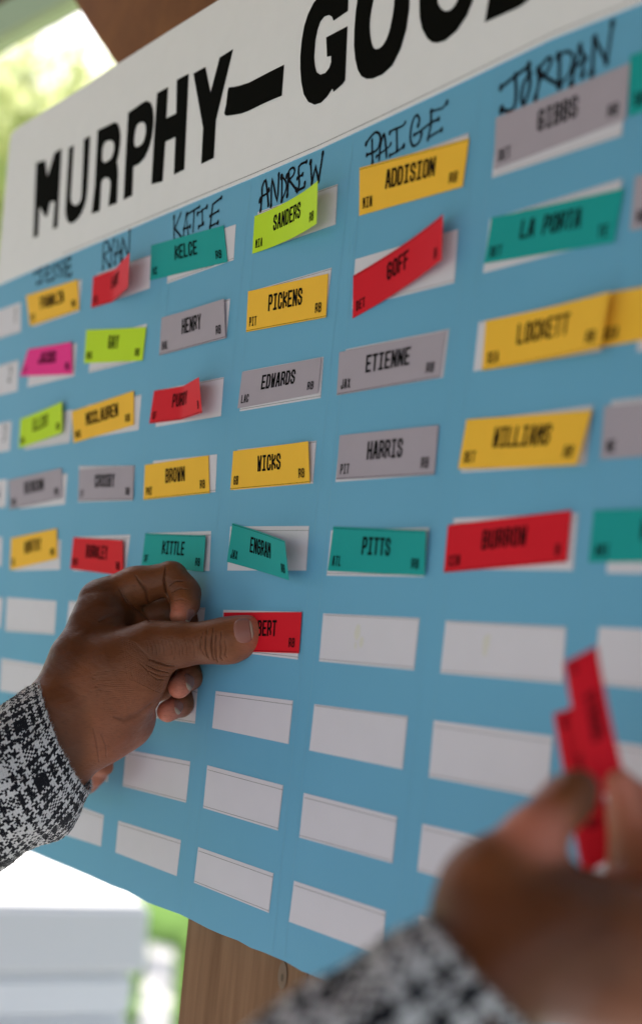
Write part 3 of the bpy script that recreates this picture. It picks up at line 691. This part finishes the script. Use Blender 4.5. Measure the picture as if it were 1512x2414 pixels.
def nail(hand, c, axis, n, hl, hw, parent, tip=.16):
    """c px+depth centre, axis/n in camera frame; half length hl, half width hw in mm"""
    c = depthpt(c); n = np.array(n, float); n /= np.linalg.norm(n); ax = np.array(axis, float); ax -= n*(ax@n); ax /= np.linalg.norm(ax); sd_ = np.cross(n, ax)
    nu, nv = 14, 12; V = []; edge = []
    for i in range(nu+1):
        for j in range(nv+1):
            s_, t_ = -1+2*i/nu, -1+2*j/nv
            lim = (1-abs(s_)**3)**.4 if s_ < 0 else (1-(abs(s_)*.96)**2.6)**.5
            V.append(c+ax*s_*hl+sd_*t_*hw*max(.25, lim)+n*9); edge.append(max(abs(s_), abs(t_)))
    V = np.array(V, float); t = np.zeros(len(V))
    for _ in range(40): 
        d = hand.sdf(V-n*t[:, None]); t += np.clip(d, -1, 1.2)*.8
    V = V-n*t[:, None]; nn = hand.normal(V); edge = np.array(edge)
    V = V+nn*(.42-.62*np.clip(edge-.72, 0, 1)**1*2.2)[:, None]
    fs = [(i*(nv+1)+j, (i+1)*(nv+1)+j, (i+1)*(nv+1)+j+1, i*(nv+1)+j+1) for i in range(nu) for j in range(nv)]
    cut = int(nu*(1-tip))
    W_ = w3(cam2board(V))
    o = link('nail', mesh('nail', W_, fs[:cut*nv], True), M_nail, parent)
    o2 = link('nail_edge', mesh('nail_edge', W_, fs[cut*nv:], True), M_nailtip, parent)
    for q in (o, o2):
        md = q.modifiers.new('thick', 'SOLIDIFY'); md.thickness = .0004; md.offset = 0
    return o

person = link('person', None, label='person in houndstooth jacket pressing a red sticker while holding two more', cat='person')
# ---- left hand (px from the close-up: D = .4989*z, 1267+.4989*z)
def h(x, y, d): return (x*.4989, 1267+y*.4989, d)
k = .4989
LH = Hand(.62)
LH.group(14, 6, [      # wrist, back of the hand, palm
 (h(180,990,775), h(285,850,778), 100, 96, .18), (h(240,1150,782), h(380,985,786), 70, 62, .45),
 (h(285,815,780), h(400,600,786), 62, 74, .08), (h(400,600,786), h(480,380,796), 74, 56, .0), (h(480,380,796), h(475,296,800), 56, 42, .0),
 (h(380,960,784), h(500,900,790), 58, 62, .45), (h(500,900,790), h(590,850,802), 62, 60, .65),
 (h(590,850,802), h(600,600,812), 60, 60, .5), (h(600,600,812), h(600,420,815), 60, 52, .4),
 (h(500,720,779), h(640,625,778), 86, 78, .42), (h(430,860,782), h(600,720,780), 80, 70, .5)])
LH.group(9, 9, [       # thumb
 (h(560,600,778), h(710,520,776), 76, 55, .12), (h(710,516,776), h(850,506,773), 56, 47, .22), (h(850,506,773), h(1005,494,770), 46.5, 43.5, .24),
 (h(1005,494,770), h(1100,474,769), 43.5, 42, .32), (h(1100,474,769), h(1180,446,767.5), 42.5, 35.5, (.35, .85)), (h(1090,505,770), h(1160,478,769), 36, 34, .6)])
LH.group(6, 5, [       # index
 (h(480,290,802), h(640,232,806), 46, 43, (.0, .35)), (h(640,232,806), h(800,196,806), 43, 40, (.35, .3)),])
LH.group(5, 2.2, [
 (h(815,190,806), h(868,262,803), 38, 37, .22), (h(868,262,803), h(878,315,798), 37, 31, .25), (h(872,320,796), h(852,368,790), 29, 24, (.45, .9))])
LH.group(5, 1.2, [     # middle, tucked behind the thumb
 (h(590,400,820), h(800,350,828), 42, 38, .5), (h(800,350,828), h(880,400,822), 37, 35, .15), (h(880,400,822), h(900,500,812), 35, 30, .15), (h(900,500,812), h(850,560,800), 30, 24, .6)])
LH.group(5, 1.0, [     # ring
 (h(620,560,826), h(860,520,832), 38, 34, .4), (h(860,520,832), h(912,600,822), 34, 30, .15), (h(912,600,822), h(897,660,808), 30, 29, .2), (h(890,662,806), h(845,708,792), 27.5, 26.5, (.5, 1.0))])
LH.group(5, 1.0, [     # little
 (h(640,740,824), h(840,690,832), 33, 30, .4), (h(840,690,832), h(888,730,824), 29, 27, .15), (h(885,735,824), h(858,790,812), 26.5, 26, .2), (h(852,792,810), h(790,822,798), 25.5, 25, (.5, 1.0))])
def hp(L_): return [(x*k, 1267+y*k) for x, y in L_]
cre = []
for i, (xx, a0, a1, w_) in enumerate([(955,440,560,.9),(975,425,575,1.1),(1002,428,580,1.4),(1018,440,590,1.2),(1040,445,580,1.1),(1062,455,570,.9)]):
    m_ = (a0+a1)/2
    cre.append((hp([(xx+6, a0), (xx-6+i*2, m_-20), (xx-8+i*3, m_+20), (xx+4, a1-15), (xx+14, a1)]), 1.3*w_, .42*w_, None))
cre += [(hp([(470,395),(520,372),(575,372)]), 6, .25, None), (hp([(700,575),(745,590),(790,606),(825,610)]), 2.0, .9, None), (hp([(690,600),(740,625),(800,640)]), 1.6, .6, None), (hp([(660,590),(700,630),(760,655),(795,655)]), 1.4, .45, None),
        (hp([(700,640),(745,670),(790,675)]), 1.3, .4, None),
        (hp([(540,848),(590,862),(650,835),(715,785)]), 6.5, .30, None), (hp([(440,900),(455,960),(470,1060)]), 2.2, .22, None), (hp([(480,930),(500,980),(505,1040)]), 2.0, .18, None),
        (hp([(560,240),(600,310),(660,350),(710,400)]), 1.8, .5, None), (hp([(580,265),(640,340),(690,372)]), 1.3, .35, None), (hp([(640,180),(690,250),(705,330)]), 3.0, .5, 812),
        (hp([(782,142),(775,200),(782,262),(800,300)]), 2.2, 1.5, 812), (hp([(800,230),(830,205),(870,205)]), 1.4, .45, None), (hp([(812,260),(850,240),(890,245)]), 1.4, .4, None), (hp([(820,300),(850,290),(885,298)]), 1.2, .3, None)]
for i in range(20):      # fans of fine skin lines over the thumb base and the heel
    a = i/19.
    cre.append((hp([(560+a*40, 470+a*190), (640+a*20, 500+a*185), (700+a*25, 560+a*160), (760+a*10, 600+a*135)]), 1.0, .13+.10*rng.random(), 800))
    cre.append((hp([(430+a*60, 640+a*190+rng.uniform(-5, 5)), (540+a*30, 628+a*200), (640, 640+a*170)]), 1.0, .09+.10*rng.random(), 800))
for i in range(14):
    x0 = 690+i*18; cre.append((hp([(x0, 455+rng.uniform(0, 40)), (x0+14, 520), (x0+6+rng.uniform(0, 20), 575)]), .9, .10+.08*rng.random(), 800))
print('hand start'); import time; _t = time.time()
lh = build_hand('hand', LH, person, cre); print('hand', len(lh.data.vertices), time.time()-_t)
nail(LH, h(1156,446,767), (1,-.16,0), (-.02,-.04,-1), 5.6, 7.4, lh, .13)
nail(LH, h(882,372,790), (-.25,1,0), (.95,.1,-.62), 4.6, 3.9, lh, .2)
nail(LH, h(880,684,794), (-.45,.9,-.3), (.85,.1,-.75), 5.0, 4.2, lh, .25)
nail(LH, h(824,802,800), (-.5,.85,-.3), (.85,.0,-.75), 4.4, 3.6, lh, .25)

# ---- right hand, close to the lens and far out of focus
RH = Hand(1.3)
RH.group(14, 8, [
 ((1080,2390,425), (1200,2240,440), 150, 145, .15), ((1200,2240,440), (1330,2230,450), 145, 165, .12), ((1330,2230,450), (1480,2260,455), 165, 175, (.2, .5)),  # back of the hand painted lighter to the lower right, as lit
 ((1480,2260,455), (1560,2180,470), 160, 90, .15), ((1150,2150,445), (1250,2180,445), 110, 120, .1)])
RH.group(9, 12, [((1150,2130,445), (1155,2075,446), 98, 90, .1), ((1155,2075,446), (1258,1968,452), 88, 60, (.6, 1.1)), ((1258,1968,452), (1338,1888,458), 58, 49, (1., .3)), ((1338,1888,458), (1364,1858,460), 49, 42, .25)])  # thumb: pale palm tone paints the highlight along its middle
RH.group(8, 8, [((1510,2180,468), (1530,2040,478), 96, 88, .5), ((1530,2040,478), (1496,1925,482), 88, 62, (.5, .8)), ((1506,1925,482), (1460,1846,476), 58, 36, (.5, 1.))])
RH.group(8, 4, [((1480,2180,490), (1640,2080,500), 80, 70, .2), ((1640,2080,500), (1560,2010,505), 68, 60, .6), ((1560,2010,505), (1440,2110,495), 58, 48, 1.)])
RH.group(8, 4, [((1500,2260,500), (1660,2160,515), 78, 66, .2), ((1660,2160,515), (1570,2110,520), 64, 58, .3), ((1570,2110,520), (1470,2180,510), 56, 46, .6)])
RH.group(8, 4, [((1500,2330,505), (1640,2260,520), 70, 58, .2), ((1640,2260,520), (1570,2200,525), 56, 50, .3), ((1570,2200,525), (1490,2250,515), 48, 40, .6)])
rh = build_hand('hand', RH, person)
nail(RH, (1325,1872,458), (.5,-1,0), (-1,-.45,-.25), 6.5, 5.5, rh, .12)

# ---- sleeves: lofted woven tubes
def sleeve(rings, depth_r, umm, name='sleeve', seam=None):
    """rings: (top px, bottom px, depth); circumference split evenly; u along, v around, UV in yarns (1.15 mm)"""
    nr, na = 90, 200; V = []; UV = []
    rr = np.array([[*a, *b, d] for a, b, d in rings], float)
    ts = np.linspace(0, len(rings)-1, nr); acc = 0; prev = None
    ringsV = []
    for t in ts:
        i = min(int(t), len(rings)-2); f_ = t-i
        p = [rr[max(i-1, 0)], rr[i], rr[i+1], rr[min(i+2, len(rr)-1)]]
        q = .5*((2*p[1])+(-p[0]+p[2])*f_+(2*p[0]-5*p[1]+4*p[2]-p[3])*f_**2+(-p[0]+3*p[1]-3*p[2]+p[3])*f_**3)
        a, b = depthpt((q[0], q[1], q[4])), depthpt((q[2], q[3], q[4])); c = (a+b)/2; half = (b-a)/2; L_ = np.linalg.norm(half)
        if prev is not None: acc += np.linalg.norm(c-prev)
        prev = c; row = []
        for j in range(na):
            th = 2*math.pi*j/na
            ww = 1+.018*math.sin(th*5+acc*.09)+.014*math.sin(th*9-acc*.16)+.028*math.sin(acc*.13+th*2)*min(1, acc/12)
            pt = c+half*math.cos(th)*ww+np.array([.0, 0, -1])*depth_r*L_*math.sin(th)*ww
            # cuff ring leans: the near side bulges towards the hand
            row.append(pt+(pt-c)/np.linalg.norm(pt-c)*rng.normal(0, .22))
        ringsV.append((np.array(row), acc, L_))
    Ls = np.mean([r_[2] for r_ in ringsV])
    # cuff: an inner lip turned in
    first = ringsV[0][0]; cen = first.mean(0); ax_ = ringsV[3][0].mean(0)-cen; ax_ /= np.linalg.norm(ax_)
    fr = np.sin(np.arange(na)*.9)*.35+rng.uniform(-.55, .55, na)
    outer = first-ax_*(.5+fr[:, None])
    lip = cen+(first-cen)*.955-ax_*(.3+fr[::-1][:, None]*.6); inner = cen+(first-cen)*.93+ax_*18
    rows = [inner, lip, outer]+[r_[0] for r_ in ringsV]; us = [-20, -2.2, -.5]+[r_[1] for r_ in ringsV]
    V = w3(cam2board(np.concatenate(rows))); fs = []; uvs = []
    for i in range(len(rows)-1):
        for j in range(na):
            j2 = (j+1) % na; fs.append((i*na+j, i*na+j2, (i+1)*na+j2, (i+1)*na+j))
            for (ii, jj) in ((i, j), (i, j+1), (i+1, j+1), (i+1, j)): uvs.append((us[ii]/umm, jj/na*2*math.pi*Ls*1.0/umm))
    me = mesh(name, V, fs, True); uv = me.uv_layers.new(name='UVMap')
    uv.data.foreach_set('uv', np.array(uvs, np.float32).ravel())
    bm = bmesh.new(); bm.from_mesh(me); bmesh.ops.recalc_face_normals(bm, faces=bm.faces); bm.to_mesh(me); bm.free()
    o = link(name, me, M_tweed, person)
    # loose wool fibres standing off the cloth
    fv = []; ff = []
    for _ in range(4200):
        i = int(rng.integers(2, 60)) if rng.random() > .3 else 2; j = int(rng.integers(0, na))
        p = rows[i][j]; n = p-rows[i].mean(0); n /= np.linalg.norm(n)
        d = n+rng.normal(0, .7, 3)-(ax_*.8 if i == 2 else 0); d /= np.linalg.norm(d); l = rng.uniform(.5, 2.6); w_ = np.cross(d, rng.normal(size=3)); w_ /= np.linalg.norm(w_)
        b0 = len(fv); mid = p+d*l*.55+rng.normal(0, .25, 3)
        fv += [p+w_*.06, p-w_*.06, mid+w_*.05, mid-w_*.05, p+d*l]; ff += [(b0, b0+1, b0+3, b0+2), (b0+2, b0+3, b0+4)]
    link('fuzz', mesh('fuzz', w3(cam2board(np.array(fv))), ff), M_fuzz, o, kind='stuff')
    return o
sleeve([((98,1606),(212,1866),776), ((20,1648),(146,1972),772), ((-60,1690),(52,2018),766), ((-200,1770),(-70,2110),756), ((-420,1900),(-240,2330),740)], .82, 1.42)
sleeve([((1000,2163),(1275,2450),432), ((880,2228),(1140,2590),424), ((700,2345),(960,2740),412), ((480,2470),(740,2900),400), ((200,2620),(420,3080),385)], .85, 3.0)

# ---- the two stickers held in the right hand
def held(quad, depths, label, text, bend=0):
    P = [depthpt((x, y, d)) for (x, y), d in zip(quad, depths)]          # top-left, top-right, bottom-right, bottom-left (long side vertical)
    nu, nv = 16, 5; nrm = np.cross(P[1]-P[0], P[3]-P[0]); nrm /= np.linalg.norm(nrm)
    if nrm[2] > 0: nrm = -nrm
    def sf(u, v, off=0):           # u mm along the long side from the top, v mm across
        a, b = u/80., v/25.4
        q = (P[0]*(1-b)+P[1]*b)*(1-a)+(P[3]*(1-b)+P[2]*b)*a
        return cam2board((q+nrm*(off+bend*math.sin(math.pi*a)))[None])[0]
    vs = [w3(sf(80*i/nu, 25.4*j/nv)) for j in range(nv+1) for i in range(nu+1)]
    fs = [(j*(nu+1)+i, j*(nu+1)+i+1, (j+1)*(nu+1)+i+1, (j+1)*(nu+1)+i) for j in range(nv) for i in range(nu)]
    o = link('name_sticker', mesh('name_sticker', vs, fs, True), M_st['R'], None, label, 'sticker')
    md = o.modifiers.new('thickness', 'SOLIDIFY'); md.thickness = .00015; md.offset = 0
    lettering('player_name', text, lambda u, v, off: sf(u, 25.4-v, off+.2), 24, 6, 9, 3.9, 4.75, .62, M_ink, o)
    lettering('team_code', 'LA', lambda u, v, off: sf(u, 25.4-v, off+.2), 4, 16, 5.2, 2.1, 2.6, .36, M_ink, o)
    return o
held([(1328,1562),(1405,1522),(1470,1830),(1395,1900)], (492,486,474,478), 'red sticker held upright in front, its top edge highest between thumb and finger', 'STROUD', 2)
held([(1303,1682),(1390,1655),(1445,2020),(1372,2065)], (500,494,488,494), 'red sticker held upright behind the taller one and showing below the thumb', 'MAYFIELD', 1)

# ---- fingers of a second person, seen between the cuff and the board
other = link('person', None, label='fingertips of another person resting on the board just below the wrist and cuff', cat='person')
OH = Hand(.9)
OH.group(5, 3, [((60,1800,905), (150,1800,880), 62, 58, .3), ((150,1800,880), (222,1812,862), 34, 31, (.6, .8)), ((222,1812,862), (243,1806,852), 30, 24, .6)])
OH.group(5, 3, [((150,1840,885), (205,1838,868), 33, 29, .7), ((205,1838,868), (222,1832,860), 28, 23, .7)])
OH.group(5, 3, [((110,1770,890), (215,1780,862), 34, 30, .5), ((215,1780,862), (250,1782,850), 29, 22, .5)])
oh = build_hand('hand', OH, other)

# ------------------------------------------------------------------ timber post, beam, background
def wx(px, h): return onboard(*px, h=h)[0]*.001
post = link('timber_post', None, label='weathered brown timber post standing behind the bottom of the draft board', cat='post')
YB = .012; xa, xb, xc = wx((415,2300), -YB*1000), wx((463,2300), -YB*1000), wx((722,2330), -YB*1000)
zt_, zb_ = 1.0, GZ
box('post_board', ((xa+xb)/2, YB+.045, (zt_+zb_)/2), (xb-xa-.001, .082, zt_-zb_), M_wood, post, .0015)
box('post_board', ((xb+xc)/2, YB+.045, (zt_+zb_)/2), (xc-xb, .09, zt_-zb_), M_wood, post, .002)
kx = onboard(666, 2300, h=-YB*1000+.4)
kn = [w3(kx+[math.cos(a)*4.2, math.sin(a)*8, -.3]) for a in np.linspace(0, 2*math.pi, 17)[:-1]]
link('knot', mesh('knot', [w3(kx+[0, 0, -.5])]+kn, [(0, 1+(i+1) % 16, 1+i) for i in range(16)]), M_knot, post)
kc = [w3(kx+[math.cos(a)*1.3+.4, math.sin(a)*2.4+1, -.6]) for a in np.linspace(0, 2*math.pi, 13)[:-1]]
link('knot_core', mesh('knot_core', kc, [tuple(range(11, -1, -1))]), M_bark, post)
# curved brace behind the header
br = [(150,-40),(172,0),(205,55),(240,105),(276,158),(300,200),(330,330),(420,330),(560,60),(700,-120),(900,-400),(400,-400),(100,-200)]
prism('timber_brace', [xz(p, h=-40) for p in br], .042, .13, M_beam, None, label='dark brown curved timber brace behind the top of the white header', cat='brace')
def line3(p1, p2, d): return EYE+ray(*p1)*d, EYE+ray(*p2)*d
def beam(name, pa, pb, da, db, half, thick, m, **kw):
    a, b = w3(EYE+ray(*pa)*da), w3(EYE+ray(*pb)*db); a, b = Vector(a), Vector(b); d = (b-a); l = d.length
    q = d.to_track_quat('X', 'Z'); o = box(name, (a+b)/2, (l, thick, half*2), m, None, .004, **kw); o.rotation_euler = q.to_euler(); return o
beam('eaves_board', (-250,205), (420,-157), 1700, 1500, .0235, .03, M_gutter, label='sage green painted board sloping across the top left corner', cat='board')
beam('rafter', (-250,145), (420,-217), 1720, 1520, .008, .06, M_beam, label='dark brown rafter above the sage green painted board', cat='rafter')
# roof over the board (gives the shade the board stands in)
roof = link('pavilion_roof', None, label='plank roof of the pavilion above the draft board', cat='roof')
for i in range(16):
    box('roof_plank', (.65, -2.1+i*.2, .85), (2.4, .19, .03), M_beam, roof, .003)
box('shade_beam', (.75, -.17, .52), (1.3, .30, .14), M_beam, roof, .004)  # unseen beam, added to darken the upper right of the board
for i in range(9):
    box('roof_plank', (-1.75, -2.1+i*.2, .85), (2.38, .19, .03), M_beam, roof, .003)

# white slatted cabinet, low left, and things on the lawn
def wpt(px, d): return Vector(w3(EYE+ray(*px)*d))
cab = link('outdoor_cabinet', None, label='white painted outdoor cabinet with horizontal boards, blurred beyond the lower left of the board', cat='cabinet')
c_r = wpt((345,2140), 2300); c_l = wpt((-420,2010), 2080)
fx = Vector((c_r.x-c_l.x, c_r.y-c_l.y, 0)); W_c = fx.length; fx.normalize(); ang = math.atan2(fx.y, fx.x)
ztop = c_r.z; base = Vector(((c_r.x+c_l.x)/2, (c_r.y+c_l.y)/2, 0)); back = Vector((-fx.y, fx.x, 0))
def cb(name, off, zc, sx, sy, sz): 
    p = base+back*off; o = box(name, (p.x, p.y, zc), (sx, sy, sz), M_cab, cab, .008); o.rotation_euler = (0, 0, ang); return o
tp = cb('cabinet_top', .30, ztop-.06, W_c+.02, .60, .125); tp.data.materials.clear(); tp.data.materials.append(mat('white_cover', (.66, .67, .70), .7, .2))
bv = tp.modifiers.new('round', 'BEVEL'); bv.width = .055; bv.segments = 6
nb = 14
for i in range(nb):
    zc = ztop-.162-i*.078; cb('cabinet_board', .02+.003*(i % 2), zc, W_c-.02, .03, .074)
cb('cabinet_body', .30, (ztop-.10+GZ)/2, W_c-.04, .5, ztop-.10-GZ)
pathpts = []
for q in ((350,2222), (410,2238), (398,2470), (318,2470)):
    d = ray(*q); p_ = w3(EYE+d*((-GZ*1000-EYE[1])/d[1])); pathpts.append((p_[0], p_[1], GZ+.006))
M_path = mat('pale_paving', (.72, .69, .66), .8, .2)
link('garden_path', mesh('garden_path', pathpts, [(0, 3, 2, 1)]), M_path, kind='structure')

def tree(px, d, hgt, crown, seed, label, n=2600):
    r_ = np.random.default_rng(seed); p = wpt(px, d)
    root = link('leafy_tree', None, label=label, cat='tree', group='trees behind the pavilion')
    root.location = (p.x, p.y, GZ)
    vs = []; fs = []; H = hgt
    rings = [(0, .16), (.25*H, .12), (.5*H, .09), (.8*H, .04), (H, .01)]
    for z, rad in rings:
        for j in range(8): vs.append((rad*math.cos(j*math.pi/4)+.05*math.sin(z*1.3), rad*math.sin(j*math.pi/4), z))
    for i in range(4):
        for j in range(8): fs.append((i*8+j, i*8+(j+1) % 8, (i+1)*8+(j+1) % 8, (i+1)*8+j))
    for q in range(9):
        a = r_.uniform(0, 6.28); z0 = H*r_.uniform(.3, .8); e = np.array([math.cos(a), math.sin(a), .5])*crown*.8; b0 = len(vs); s0 = np.array([0, 0, z0])
        for P_, w_ in ((s0, .04), (s0+e, .01)):
            for j in range(4): vs.append(tuple(P_+np.array([w_*math.cos(j*1.57), w_*math.sin(j*1.57), 0])))
        for j in range(4): fs.append((b0+j, b0+(j+1) % 4, b0+4+(j+1) % 4, b0+4+j))
    link('trunk', mesh('trunk', vs, fs, True), M_bark, root)
    cl = [np.array([r_.normal(0, .5)*crown, r_.normal(0, .5)*crown, H*r_.uniform(.32, 1.05)]) for _ in range(26)]
    c = np.array([cl[i] for i in r_.integers(0, 26, n)])+r_.normal(0, .30*crown*.5, (n, 3))
    vs = []; fs = []
    for i in range(n):
        a = r_.normal(size=3); a /= np.linalg.norm(a); b = np.cross(a, r_.normal(size=3)); b /= np.linalg.norm(b); s_ = r_.uniform(.05, .11)
        vs += [c[i]-a*s_, c[i]+b*s_*.5, c[i]+a*s_, c[i]-b*s_*.5]; fs.append((4*i, 4*i+1, 4*i+2, 4*i+3))
    link('crown', mesh('crown', vs, fs), M_leaf, root)
tree((60,300), 7500, 4.6, 1.5, 1, 'bright yellow green tree in the gap at the top left corner')
tree((-200,300), 9000, 5.5, 1.7, 2, 'taller tree left of the gap beyond the header edge')
tree((330,300), 10500, 5.0, 1.6, 3, 'distant tree mostly hidden by the brace and the header')
tree((150,500), 14000, 7.5, 2.4, 5, 'palest and farthest tree behind the corner of the header', 3200)
tree((-60,700), 6000, 2.2, .9, 4, 'low green tree just left of the edge of the board', 1500)
